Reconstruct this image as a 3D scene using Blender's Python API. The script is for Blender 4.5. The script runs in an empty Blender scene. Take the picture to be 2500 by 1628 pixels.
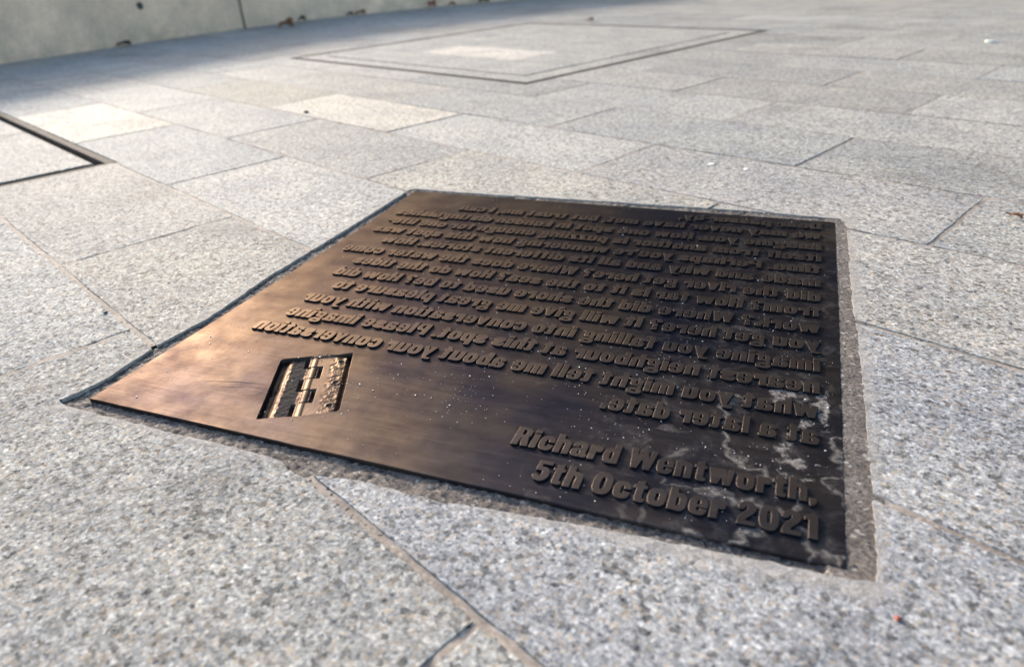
import bpy, bmesh, math, random
import numpy as np
from mathutils import Matrix, Vector, noise

S = bpy.context.scene
COL = S.collection
R = math.radians
rnd = random.Random(7)

# ------------------------------------------------------------------ camera
cam_d = bpy.data.cameras.new('camera'); cam = bpy.data.objects.new('camera', cam_d); COL.objects.link(cam)
cam.matrix_world = Matrix(((0.7043646532, -0.3052425830, 0.6408567709, 0),
                           (0.7079533262, 0.3678355605, -0.6029088559, 0),
                           (-0.0516964531, 0.8783643698, 0.4751878690, 0.32),
                           (0, 0, 0, 1)))
cam_d.sensor_width = 36; cam_d.lens = 24.75; cam_d.clip_start = 0.01; cam_d.clip_end = 500
cam_d.dof.use_dof = True; cam_d.dof.focus_distance = 0.64; cam_d.dof.aperture_fstop = 5.8
S.camera = cam

# ------------------------------------------------------------------ light
SUN_EL, SUN_AZ = R(17), math.atan2(0.24, -0.97)      # azimuth measured from +X
SD = Vector((math.cos(SUN_EL)*math.cos(SUN_AZ), math.cos(SUN_EL)*math.sin(SUN_AZ), math.sin(SUN_EL)))
sun_d = bpy.data.lights.new('sun', 'SUN'); sun_d.energy = 2.7; sun_d.angle = R(6); sun_d.color = (1.0, 0.89, 0.77)
sun = bpy.data.objects.new('sun', sun_d); COL.objects.link(sun)
sun.rotation_euler = SD.to_track_quat('Z', 'Y').to_euler()
w = bpy.data.worlds.new('World'); S.world = w; w.use_nodes = True
sky = w.node_tree.nodes.new('ShaderNodeTexSky'); sky.sky_type = 'NISHITA'; sky.sun_disc = False
sky.sun_elevation = SUN_EL; sky.sun_rotation = math.pi/2 - SUN_AZ; sky.dust_density = 2.0; sky.air_density = 1.0
bg = w.node_tree.nodes['Background']; bg.inputs[1].default_value = 0.15
w.node_tree.links.new(sky.outputs[0], bg.inputs[0])
S.view_settings.view_transform = 'Standard'; S.view_settings.look = 'None'
S.view_settings.exposure = 1.56; S.view_settings.gamma = 1; S.view_settings.use_curve_mapping = False

TH = 0.41766845
PO = Vector((-1.9738*.32, .2730*.32, -.0004))      # plaque's near left corner
ux, uy = math.cos(TH), math.sin(TH)
# ------------------------------------------------------------------ helpers
def tag(o, label=None, cat=None, group=None, kind=None):
    for k, v in (('label', label), ('category', cat), ('group', group), ('kind', kind)):
        if v: o[k] = v
    return o
def link(name, me, mat=None, parent=None, loc=None):
    o = bpy.data.objects.new(name, me); COL.objects.link(o)
    if mat and not me.materials: me.materials.append(mat)
    if parent: o.parent = parent
    if loc: o.location = loc
    return o
def mesh(name, v, f, smooth=False):
    me = bpy.data.meshes.new(name); me.from_pydata([tuple(map(float, p)) for p in v], [], [tuple(map(int, q)) for q in f]); me.update()
    if smooth: me.shade_smooth()
    return me
def empty(name, loc=(0, 0, 0), rz=0):
    o = bpy.data.objects.new(name, None); COL.objects.link(o); o.location = loc; o.rotation_euler.z = rz
    o.empty_display_size = .05
    return o
def inside(p, poly):
    x, y = p; c = False; n = len(poly); j = n-1
    for i in range(n):
        xi, yi = poly[i]; xj, yj = poly[j]
        if (yi > y) != (yj > y) and x < (xj-xi)*(y-yi)/(yj-yi)+xi: c = not c
        j = i
    return c
def dist_poly(p, poly):
    p = np.array(p); a = np.array(poly); b = np.roll(a, -1, 0); d = b-a
    t = np.clip(((p-a)*d).sum(1)/(d*d).sum(1), 0, 1)[:, None]
    return float(np.min(np.hypot(*((a+d*t)-p).T)))

class NT:
    def __init__(s, name):
        s.m = bpy.data.materials.new(name); s.m.use_nodes = True; s.t = s.m.node_tree
        s.b = s.t.nodes['Principled BSDF']
    def n(s, ty, ins=None, **kw):
        nd = s.t.nodes.new(ty)
        for k, v in kw.items(): setattr(nd, k, v)
        for k, v in (ins or {}).items():
            if isinstance(v, bpy.types.NodeSocket): s.t.links.new(v, nd.inputs[k])
            else: nd.inputs[k].default_value = v
        return nd
    def set(s, k, v):
        if isinstance(v, bpy.types.NodeSocket): s.t.links.new(v, s.b.inputs[k])
        else: s.b.inputs[k].default_value = v
    def math(s, op, a, b=0.0, c=0.0, clamp=False):
        return s.n('ShaderNodeMath', {0: a, 1: b, 2: c}, operation=op, use_clamp=clamp).outputs[0]
    def vmath(s, op, a, b=(0, 0, 0)):
        return s.n('ShaderNodeVectorMath', {0: a, 1: b}, operation=op).outputs[0]
    def ramp(s, f, stops, interp='LINEAR'):
        nd = s.n('ShaderNodeValToRGB', {0: f}); r = nd.color_ramp; r.interpolation = interp
        while len(r.elements) < len(stops): r.elements.new(.5)
        for e, (p, c) in zip(r.elements, stops):
            e.position = p; e.color = (c, c, c, 1) if not hasattr(c, '__len__') else (*c, 1)
        return nd.outputs[0]
    def mix(s, f, a, b, mode='MIX'):
        return s.n('ShaderNodeMix', {0: f, 6: a, 7: b}, data_type='RGBA', blend_type=mode).outputs[2]
    def noise(s, v, sc, det=3, rough=.5, out=0, dist=0.0):
        return s.n('ShaderNodeTexNoise', {'Vector': v, 'Scale': sc, 'Detail': det, 'Roughness': rough, 'Distortion': dist}).outputs[out]
    def voro(s, v, sc, out='Color', **kw):
        return s.n('ShaderNodeTexVoronoi', {'Vector': v, 'Scale': sc}, **kw).outputs[out]
    def bump(s, h, dist, st=1.0, nrm=None):
        nd = s.n('ShaderNodeBump', {'Height': h, 'Distance': dist, 'Strength': st})
        if nrm: s.t.links.new(nrm, nd.inputs['Normal'])
        return nd.outputs[0]
    def coord(s, out='Object'):
        return s.n('ShaderNodeTexCoord').outputs[out]
    def sep(s, v): return s.n('ShaderNodeSeparateXYZ', {0: v}).outputs
    def sepc(s, v): return s.n('ShaderNodeSeparateColor', {0: v}).outputs

# ------------------------------------------------------------------ materials
def granite(name, grain=410, gain=1.0, tint=True, contrast=1.0):
    g = NT(name)
    oi = g.n('ShaderNodeObjectInfo')
    off = g.n('ShaderNodeCombineXYZ', {0: g.math('MULTIPLY', oi.outputs['Random'], 37.0), 1: g.math('MULTIPLY', oi.outputs['Random'], 91.0), 2: 0.0}).outputs[0]
    v = g.vmath('ADD', g.coord(), off)
    wob = g.vmath('SCALE', g.vmath('SUBTRACT', g.noise(v, grain*.9, 2, out=1), (.5, .5, .5)))
    wob.node.inputs['Scale'].default_value = 1.5/grain
    v2 = g.vmath('ADD', v, wob)
    a = g.sepc(g.voro(v2, grain))
    an = g.math('ADD', g.math('MULTIPLY', a[0], .52), g.math('MULTIPLY', g.math('SUBTRACT', g.noise(v, grain*.8, 3, .65), .39), 2.5), clamp=True)
    base = g.ramp(an, [(0, (.10, .105, .12)), (.11, (.13, .135, .15)), (.16, (.23, .235, .24)), (.45, (.34, .34, .335)),
                         (.70, (.43, .425, .41)), (.90, (.53, .52, .50)), (1, (.66, .65, .63))])
    warm = g.mix(g.math('MULTIPLY', g.math('GREATER_THAN', a[1], .86), .55), base, (.46, .37, .27, 1))
    b = g.sepc(g.voro(g.vmath('ADD', v2, (3.3, 1.7, .4)), grain*.62))
    blot = g.ramp(b[0], [(0, .42), (.09, .55), (.19, .93), (.8, 1.0), (1, 1.2)])
    c = g.mix(1.0, warm, blot, 'MULTIPLY')
    c = g.mix(1.0, c, g.ramp(g.noise(v2, grain*.26, 3, .6), [(.34, .74), (.64, 1.17)]), 'MULTIPLY')
    lf = g.ramp(g.noise(v, 7, 4, .6), [(.3, (.84, .85, .88)), (.7, (1.12, 1.10, 1.06))])
    c = g.mix(1.0, c, lf, 'MULTIPLY')
    st = g.ramp(g.noise(g.vmath('ADD', v, (5, 9, 0)), 2.6, 5, .65), [(.56, 1.0), (.66, .70)])
    spot = g.voro(g.vmath('ADD', v, (2, 6, 0)), 4.5, 'Distance'); st = g.mix(1.0, st, g.ramp(g.math('ADD', spot, g.math('MULTIPLY', g.noise(v, 60, 3), .03)), [(.055, .72), (.085, 1)]), 'MULTIPLY')
    c = g.mix(.7, c, st, 'MULTIPLY')
    mean = (.335, .333, .33, 1)
    c = g.mix(1-contrast, c, mean)
    if tint: c = g.mix(1.0, c, oi.outputs['Color'], 'MULTIPLY')
    # cement slurry smeared on the stone when the plaque was bedded
    gp = g.vmath('SUBTRACT', g.n('ShaderNodeNewGeometry').outputs['Position'], (PO.x, PO.y, 0))
    pu = g.n('ShaderNodeVectorMath', {0: gp, 1: (ux, uy, 0)}, operation='DOT_PRODUCT').outputs['Value']
    pv = g.n('ShaderNodeVectorMath', {0: gp, 1: (-uy, ux, 0)}, operation='DOT_PRODUCT').outputs['Value']
    dd = g.math('MAXIMUM', g.math('SUBTRACT', g.math('ABSOLUTE', g.math('SUBTRACT', pu, .3)), .315), g.math('SUBTRACT', g.math('ABSOLUTE', g.math('SUBTRACT', pv, .3)), .315))
    dd = g.math('ADD', dd, g.math('MULTIPLY', g.math('SUBTRACT', g.noise(gp, 55, 4, .6), .5), .022))
    sm = g.n('ShaderNodeMapRange', {0: dd, 1: .002, 2: .012, 3: .62, 4: 0.0}).outputs[0]
    c = g.mix(sm, c, (.36, .335, .315, 1))
    g.set('Base Color', g.mix(1.0, c, (gain*.975, gain*.955, gain*.918, 1), 'MULTIPLY'))
    g.set('Roughness', g.ramp(a[2], [(0, .75), (1, 1.0)]))
    g.b.inputs['Specular IOR Level'].default_value = .10
    h = g.math('ADD', g.math('MULTIPLY', a[0], .6), g.noise(v, grain*1.4, 3, .6))
    n1 = g.bump(h, .00045, 1.0)
    g.set('Normal', g.bump(g.noise(v, 60, 3, .6), .0012, 1.0, n1))
    return g.m
M_SLAB = granite('granite_paving')
M_COVER = granite('granite_cover_inlay', gain=1.06)

def mortar(name, c0, c1, sc=260, deep=.0006):
    g = NT(name); v = g.coord()
    n = g.noise(v, sc, 5, .7); n2 = g.noise(v, 22, 4, .6)
    c = g.mix(g.ramp(n, [(.36, 0), (.62, 1)]), (*c0, 1), (*c1, 1)); c = g.mix(1.0, c, g.ramp(n2, [(.3, .55), (.7, 1.25)]), 'MULTIPLY')
    sp = g.sepc(g.voro(v, 420)); c = g.mix(g.math('MULTIPLY', g.math('GREATER_THAN', sp[0], .95), .5), c, (.45, .42, .38, 1))
    c = g.mix(g.math('LESS_THAN', sp[0], .04), c, (.03, .03, .035, 1))
    g.set('Base Color', c); g.set('Roughness', .88)
    g.set('Normal', g.bump(n, deep, 1.0)); return g.m
M_JOINT = mortar('joint_mortar', (.20, .165, .135), (.36, .30, .25), 260, .0003)
M_BED = mortar('bedding_sand', (.09, .085, .08), (.22, .21, .20), 120)
M_GROUT = mortar('plaque_grout', (.035, .030, .030), (.20, .165, .14), 330, .0012)

def bronze(name, stains=True, polish=0.0, worn=False):
    g = NT(name)
    gp = g.vmath('SUBTRACT', g.n('ShaderNodeNewGeometry').outputs['Position'], tuple(PO))
    v = g.n('ShaderNodeVectorRotate', {0: gp, 3: -TH}, rotation_type='Z_AXIS').outputs[0]      # the plaque's own axes, metres
    xyz = g.sep(v)
    # brushed casting marks
    br = g.n('ShaderNodeMapping', {'Vector': v, 'Rotation': (0, 0, R(22)), 'Scale': (14, 120, 14)}).outputs[0]
    brush = g.noise(br, 1.0, 4, .6, dist=.5)
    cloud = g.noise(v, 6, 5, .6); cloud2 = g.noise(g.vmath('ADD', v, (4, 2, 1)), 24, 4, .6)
    base = g.mix(g.ramp(g.math('SUBTRACT', cloud, g.math('MULTIPLY', g.math('SUBTRACT', xyz[0], .3), 1.0*.28)), [(.3, 0), (.62, 1)]), (.017, .020, .032, 1), (.068, .054, .045, 1))  # cloudy patina, plus a dark bluish reflection painted in towards the right
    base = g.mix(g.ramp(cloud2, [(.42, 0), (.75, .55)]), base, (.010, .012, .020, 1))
    base = g.mix(1.0, base, g.ramp(brush, [(.3, .85), (.7, 1.15)]), 'MULTIPLY')
    if polish: base = g.mix(polish, base, (.42, .31, .21, 1))
    sc_m = g.n('ShaderNodeMapping', {'Vector': v, 'Rotation': (0, 0, R(-38)), 'Scale': (10, 520, 10)}).outputs[0]
    scr = g.ramp(g.noise(sc_m, 1.0, 3, .6), [(.60, 0), (.72, 1)])
    base = g.mix(g.math('MULTIPLY', scr, .35), base, (.11, .085, .07, 1))
    rough = g.math('ADD', g.math('MULTIPLY', cloud2, .22), g.math('ADD', g.math('MULTIPLY', brush, .14), .28-.10*polish))
    metal = .85; g.b.inputs['IOR'].default_value = 1.25; g.b.inputs['Specular Tint'].default_value = (.41, .38, .36, 1)
    pitn = g.voro(v, 90, 'Distance')
    fine = g.noise(v, 900, 3, .6)
    h = g.math('ADD', g.math('MULTIPLY', fine, .25), g.math('ADD', g.math('MULTIPLY', brush, .5), cloud2))
    nrm = g.bump(h, .00035, .8)
    if stains:
        # pale lime left by dried puddles towards the right-hand border, ragged islands and tide lines
        wv = g.vmath('ADD', v, g.vmath('MULTIPLY', g.vmath('SUBTRACT', g.noise(v, 14, 4, .6, out=1), (.5, .5, .5)), (.05, .05, 0)))
        f = g.noise(wv, 26, 6, .68)
        mx = g.ramp(xyz[0], [(.46, 0), (.53, .55), (.57, 1), (.590, 1), (.597, .3)])
        # vertical window, y 0..0.26 strongest low down
        my = g.ramp(xyz[1], [(.0, .75), (.06, 1), (.20, 1), (.265, .25), (.30, 0)])
        win = g.math('MULTIPLY', mx, my)
        isl = g.ramp(g.math('ADD', f, g.math('MULTIPLY', g.math('SUBTRACT', win, 1.0), .40)), [(.535, 0), (.57, 1)])
        line = g.math('SUBTRACT', 1.0, g.math('MULTIPLY', g.math('ABSOLUTE', g.math('SUBTRACT', g.noise(g.vmath('ADD', wv, (7, 3, 0)), 13, 3, .55), .5)), 42.0), clamp=True)
        lw = g.math('MULTIPLY', g.ramp(xyz[0], [(.44, 0), (.52, 1)]), g.ramp(xyz[1], [(.0, 1), (.15, 1), (.22, 0)]))
        lime = g.math('MAXIMUM', g.math('MULTIPLY', isl, .85), g.math('MULTIPLY', g.math('MULTIPLY', line, lw), .65))
        # thin dust film caught between the letters, right and lower side
        dn = g.math('MULTIPLY', g.noise(wv, 45, 5, .7), g.ramp(xyz[0], [(.1, .35), (.5, 1)]))
        dust = g.ramp(dn, [(.48, 0), (.75, .30)])
        k = g.math('MAXIMUM', lime, dust)
        k = g.math('MULTIPLY', k, g.ramp(g.noise(v, 260, 4, .75), [(.35, .15), (.6, 1)]))
        base = g.mix(k, base, (.30, .275, .25, 1))
        rough = g.math('ADD', rough, g.math('MULTIPLY', k, .4))
        g.set('Metallic', g.math('MULTIPLY', g.math('SUBTRACT', 1.0, k), metal))
    elif worn:      # faces rubbed by shoes; flanks painted black for the shade on their sides
        nz = g.sep(g.n('ShaderNodeNewGeometry').outputs['True Normal'])[2]
        k = g.n('ShaderNodeMapRange', {0: nz, 1: .35, 2: .9}).outputs[0]
        base = g.mix(k, (.006, .007, .011, 1), base); g.set('Metallic', g.math('MULTIPLY', k, metal))
        rough = g.math('ADD', rough, g.math('MULTIPLY', g.math('SUBTRACT', 1.0, k), .3))
    else:
        g.set('Metallic', metal)
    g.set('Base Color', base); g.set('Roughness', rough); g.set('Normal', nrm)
    return g.m
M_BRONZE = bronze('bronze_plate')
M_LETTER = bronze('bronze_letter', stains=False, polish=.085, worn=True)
M_HINGE = bronze('bronze_polished_relief', stains=False, polish=.09)

def plain(name, c, rough=.6, metal=0.0, var=.25, sc=60, bmp=.0004):
    g = NT(name); v = g.coord(); n = g.noise(v, sc, 4, .6)
    g.set('Base Color', g.mix(1.0, (*c, 1), g.ramp(n, [(.3, 1-var), (.7, 1+var)]), 'MULTIPLY'))
    g.set('Roughness', rough); g.set('Metallic', metal); g.set('Normal', g.bump(n, bmp)); return g.m
M_PATINA = plain('dark_casting_skin', (.035, .030, .028), 1.0, 0, .5, 400, .0004)
M_PATINA.node_tree.nodes['Principled BSDF'].inputs['Specular IOR Level'].default_value = .1
M_STEEL = plain('weathered_steel', (.11, .09, .075), .9, 0, .35, 40)
M_STEEL.node_tree.nodes['Principled BSDF'].inputs['Specular IOR Level'].default_value = .08
M_EDGE = plain('galvanised_edge', (.36, .36, .35), .8, 0.0, .2, 40)
M_LEAF = plain('dry_leaf', (.20, .085, .035), .7, 0, .5, 60)
M_LEAFD = plain('dark_leaf', (.045, .03, .022), .8, 0, .5, 60)
M_LEAFR = plain('red_leaf', (.24, .05, .03), .7, 0, .4, 60)
M_GRIT = plain('quartz_grit', (.70, .68, .64), .35, 0, .3, 300)
M_STONE = plain('dark_pebble', (.05, .05, .055), .7, 0, .4, 300)
M_CHIP = plain('white_chip', (.75, .75, .70), .6, 0, .1, 300)
M_SCR = plain('scratch_line', (.03, .025, .025), .7, 0, .3, 100)

def wallmat():
    g = NT('wall_stone'); v = g.coord()
    a = g.sepc(g.voro(v, 300)); base = g.ramp(a[0], [(0, .42), (.2, .52), (.6, .58), (1, .68)])
    c = g.mix(1.0, base, (1.36, 1.04, .84, 1), 'MULTIPLY')
    c = g.mix(1.0, c, g.ramp(g.noise(v, 5, 5, .65), [(.3, (.72, .74, .72)), (.7, (1.15, 1.12, 1.05))]), 'MULTIPLY')
    z = g.sep(v)[2]
    alg = g.math('MULTIPLY', g.ramp(z, [(0, 1), (.10, .25), (.2, 0)]), g.ramp(g.noise(v, 9, 4, .7), [(.35, 0), (.6, 1)]))
    c = g.mix(g.math('MULTIPLY', alg, .35), c, (.16, .17, .11, 1))
    g.set('Base Color', c); g.set('Roughness', .75); g.set('Normal', g.bump(g.noise(v, 120, 4, .6), .001)); return g.m
M_WALL = wallmat()

# ------------------------------------------------------------------ layout (metres, paving axes)
K = .32                      # measured ground units -> metres
def P2W(u, v):               # plaque millimetres -> world xy
    u, v = u/1000, v/1000
    return (PO.x+ux*u-uy*v, PO.y+uy*u+ux*v)
CUT = [(-24, -10), (-8, -14), (26, -15), (117, -17), (164, -17), (201, -18), (219, -20), (229, -26), (238, -29), (252, -26), (292, -21), (335, -23), (384, -20),
       (433, -16), (493, -13), (542, -11), (584, -9), (602, -9), (615, -7), (617, 8), (617, 54), (617, 101), (617, 158), (617, 227), (615, 330), (613.5, 340),
       (613, 470), (613.5, 573), (611, 602), (606, 611), (584, 612), (520, 617), (427, 618), (312, 616), (200, 616), (120, 612), (40, 614), (-5, 616), (-14, 611),
       (-17, 590), (-16, 540), (-15, 440), (-16, 337), (-17, 265), (-12, 200), (-9, 153), (-17, 91), (-13, 33), (-17, 8)]
def jag(poly, step, amp, chip):
    out = []
    for i, a in enumerate(poly):
        b = poly[(i+1) % len(poly)]; L = math.dist(a, b); n = max(1, int(L/step))
        for k in range(n):
            t = k/n; x = a[0]+(b[0]-a[0])*t; y = a[1]+(b[1]-a[1])*t
            q = noise.noise((x*.11, y*.11, 3.1))*amp + noise.noise((x*.45, y*.45, 9.1))*amp*.6
            c = noise.noise((x*.03, y*.03, 20))
            q += max(0, c-.25)*chip
            nx, ny = (b[1]-a[1])/L, -(b[0]-a[0])/L
            out.append((x+nx*q, y+ny*q))
    return out
CUTJ = jag(CUT, 4, 1.5, 4)
CUTW = [P2W(*p) for p in CUTJ]

YL = [.5087, 1.2488, 1.9671, 2.6936, 3.3833]
YL = [.5087-.723*k for k in range(6, 0, -1)] + YL + [3.3833+.718*k for k in range(1, 22)]
def joints(c): return (-.660 if c else -1.490)
slabs = []      # (x0,x1,y0,y1,row,cls)
i0 = 6
for r in range(len(YL)-1):
    cls = (r-i0) % 2 == 1 or False
    # course above YL index 6 (0.5087..1.2488) is class b
    x0 = joints(cls)
    for k in range(-14, 8):
        slabs.append((x0+1.651*(k-1), x0+1.651*k, YL[r], YL[r+1], r, k))

# covers let into the paving (x0, x1, y0, y1) in ground units
COV_A = (-7.9, -4.765, -1.66, 1.272)        # corner shows at the left edge
COV_B = (-8.50, -4.42, 4.50, 8.80)          # the big one in the background

# ------------------------------------------------------------------ pavement
bed = mesh('pavement', [(-70, -70, -.03), (70, -70, -.03), (70, 70, -.03), (-70, 70, -.03)], [(0, 1, 2, 3)])
pavement = tag(link('pavement', bed, M_BED), kind='structure')

def slab_mesh(x0, x1, y0, y1, near, seed, gap=.0026, th=.028):
    """outline with slightly worn arrises, origin at the slab's centre"""
    hx, hy = (x1-x0)/2-gap, (y1-y0)/2-gap
    rr = random.Random(seed); n = (26, 12) if near else (2, 1)
    pts = []
    c = [(-hx, -hy), (hx, -hy), (hx, hy), (-hx, hy)]
    for i in range(4):
        a, b = c[i], c[(i+1) % 4]; m = n[i % 2]
        for k in range(m):
            t = k/m; pts.append((a[0]+(b[0]-a[0])*t, a[1]+(b[1]-a[1])*t))
    N = len(pts); verts = []; faces = []
    j = [rr.gauss(0, .0005 if near else .0002) for _ in pts]
    w_ = [abs(rr.gauss(.0007, .0004)) for _ in pts]
    for lvl in range(3):
        for q, (x, y) in enumerate(pts):
            ins = (j[q] + (w_[q] if lvl == 0 else 0))
            L = (abs(abs(x)-hx) < 1e-6, abs(abs(y)-hy) < 1e-6)
            sx = -math.copysign(ins, x) if L[0] else 0; sy = -math.copysign(ins, y) if L[1] else 0
            verts.append((x+sx, y+sy, (0, -w_[q]*.9, -th)[lvl]))
    faces.append(tuple(range(N)))
    for lvl in range(2):
        for q in range(N):
            r2 = (q+1) % N
            faces.append((lvl*N+q, lvl*N+N+q, lvl*N+N+r2, lvl*N+r2))
    faces.append(tuple(range(3*N-1, 2*N-1, -1)))
    return verts, faces

def prism(poly, z0, z1):
    n = len(poly); bm = bmesh.new()
    a = [bm.verts.new((x, y, z0)) for x, y in poly]; b = [bm.verts.new((x, y, z1)) for x, y in poly]
    bm.faces.new(a); bm.faces.new(b)
    for i in range(n): bm.faces.new((a[i], a[(i+1) % n], b[(i+1) % n], b[i]))
    bmesh.ops.recalc_face_normals(bm, faces=bm.faces)
    me = bpy.data.meshes.new('cutter'); bm.to_mesh(me); bm.free()
    o = bpy.data.objects.new('cutter', me); COL.objects.link(o); return o
def rectpoly(c, g=0): return [((c[0]-g)*K, (c[2]-g)*K), ((c[1]+g)*K, (c[2]-g)*K), ((c[1]+g)*K, (c[3]+g)*K), ((c[0]-g)*K, (c[3]+g)*K)]
cut_plaque = prism(CUTW, -.1, .1)
cut_a = prism(rectpoly(COV_A), -.1, .1); cut_b = prism(rectpoly(COV_B), -.1, .1)
PB = (min(p[0] for p in CUTW), max(p[0] for p in CUTW), min(p[1] for p in CUTW), max(p[1] for p in CUTW))
def boolean(o, cutter, op='DIFFERENCE'):
    m = o.modifiers.new('b', 'BOOLEAN'); m.object = cutter; m.operation = op; m.solver = 'EXACT'
    dg = bpy.context.evaluated_depsgraph_get(); dg.update()
    me = bpy.data.meshes.new_from_object(o.evaluated_get(dg)); o.modifiers.clear(); o.data = me
    return me

# tint of individual stones as they differ in the photograph, keyed by (row, k)
def key(x, y):
    for s in slabs:
        if s[0] <= x < s[1] and s[2] <= y < s[3]: return (s[4], s[5])
PALE = {key(-6.4, 1.6): (1.42, 1.36, 1.27), key(-4.8, 3.0): (1.45, 1.38, 1.29), key(-3.2, 2.9): (1.2, 1.2, 1.19), key(-3.0, 1.6): (1.15, 1.15, 1.15),
        key(-6.5, 3.0): (.98, .95, .88), key(-4.0, .9): (1.02, 1.0, .99), key(-2.2, .9): (1.0, .98, .95), key(-2.3, 2.2): (1.12, 1.1, 1.05),
        key(-1.2, 1.6): (1.0, 1.0, 1.0), key(-.3, 1.6): (.90, .92, .98), key(-.2, .9): (.92, .94, 1.0), key(-.9, 3.0): (1.0, 1.0, 1.02), key(-5.6, 2.3): (1.02, 1.03, 1.05)}
def overlaps(s, b): return s[0]*K < b[1] and s[1]*K > b[0] and s[2]*K < b[3] and s[3]*K > b[2]
WALL = [(-3.2, -1.9), (-3.42, -.9), (-3.72, 0.0), (-3.98, .716), (-4.10, 1.08), (-4.27, 1.56), (-4.42, 2.10), (-4.48, 2.57), (-4.42, 3.30), (-4.26, 4.05), (-3.95, 4.9), (-3.5, 5.8), (-2.9, 6.7)]
wallpoly = WALL + [(-12, 6.7), (-12, -1.9)]
rest_v, rest_f = [], []
n_s = 0
stones = []
for s in slabs:
    mx, my = (s[0]+s[1])/2*K, (s[2]+s[3])/2*K
    corners = [(s[0]*K, s[2]*K), (s[1]*K, s[2]*K), (s[0]*K, s[3]*K), (s[1]*K, s[3]*K)]
    if all(inside(c, wallpoly) for c in corners): continue
    if s[0] > COV_A[0] and s[1] < COV_A[1] and s[2] > COV_A[2] and s[3] < COV_A[3]: continue
    if s[0] > COV_B[0] and s[1] < COV_B[1] and s[2] > COV_B[2] and s[3] < COV_B[3]: continue
    d = math.hypot(mx, my)
    a = math.degrees(math.atan2(my, mx))-136.7
    a = (a+180) % 360-180
    vis = (d < .75) or overlaps(s, PB) or overlaps(s, tuple(c*K for c in COV_A)) or overlaps(s, tuple(c*K for c in COV_B)) or (abs(a) < 52 and d < 7)
    stones.append((0 if vis else 1, d, s, mx, my))
stones.sort(key=lambda t: (t[0], t[1]))
for vis, d, s, mx, my in stones:
    rs = random.Random(s[4]*1000+s[5])
    if vis == 0 and n_s < 290:
        near = d < 1.6
        v, f = slab_mesh(s[0]*K, s[1]*K, s[2]*K, s[3]*K, near, s[4]*100+s[5])
        me = mesh('paving_slab', v, f); me.materials.append(M_SLAB)
        o = link('paving_slab', me, None, pavement, (mx, my, rs.uniform(-.0004, .0004)))
        o.rotation_euler = (rs.gauss(0, .0009), rs.gauss(0, .0006), 0)
        q = rs.gauss(1.02, .055); wq = rs.gauss(-.004, .014)
        o.color = (*PALE.get((s[4], s[5]), (q*(1+wq), q, q*(1-wq))), 1)
        for cut, bb in ((cut_plaque, PB), (cut_a, tuple(c*K for c in COV_A)), (cut_b, tuple(c*K for c in COV_B))):
            if overlaps(s, bb): boolean(o, cut)
        if not o.data.polygons: bpy.data.objects.remove(o); continue
        n_s += 1
    elif d < 14:
        v, f = slab_mesh(s[0]*K, s[1]*K, s[2]*K, s[3]*K, False, s[4]*100+s[5])
        b0 = len(rest_v); rest_v += [(x+mx, y+my, z) for x, y, z in v]; rest_f += [tuple(i+b0 for i in q) for q in f]
o = link('outlying_paving_slabs', mesh('outlying_paving_slabs', rest_v, rest_f), M_SLAB, pavement); o['kind'] = 'stuff'

# joint mortar: low uneven ribbons between the stones
jv, jf = [], []
def ribbon(p, q, wd=.0042):
    L = math.dist(p, q); n = max(1, int(L/.006)); dx, dy = (q[0]-p[0])/L, (q[1]-p[1])/L; prev = None
    for i in range(n+1):
        x, y = p[0]+dx*L*i/n, p[1]+dy*L*i/n
        bad = (PB[0] < x < PB[1] and PB[2] < y < PB[3] and inside((x, y), CUTW)) or any(c[0]*K < x < c[1]*K and c[2]*K < y < c[3]*K for c in (COV_A, COV_B)) or inside((x, y), wallpoly)
        if bad: prev = None; continue
        b = len(jv)
        for k, off in enumerate((-wd, -wd*.4, wd*.4, wd)):
            h = -.0008+noise.noise((x*60+k*.6, y*60, .5))*.0006+noise.noise((x*260+k, y*260, 4.5))*.0006+noise.noise((x*9, y*9, 8.5))*.0006
            jv.append((x-dy*off, y+dx*off, h))
        if prev is not None:
            for k in range(3): jf.append((prev+k, b+k, b+k+1, prev+k+1))
        prev = b
for y in YL:
    if y*K < 4.6: ribbon((-4.6, y*K), (1.6, y*K))
for s in slabs:
    x, y = s[1]*K, s[2]*K
    if -4.6 < x < 1.6 and y < 4.6: ribbon((x, y), (x, s[3]*K))
o = link('mortar_joint', mesh('mortar_joint', jv, jf, True), M_JOINT, pavement); o['kind'] = 'stuff'

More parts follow.
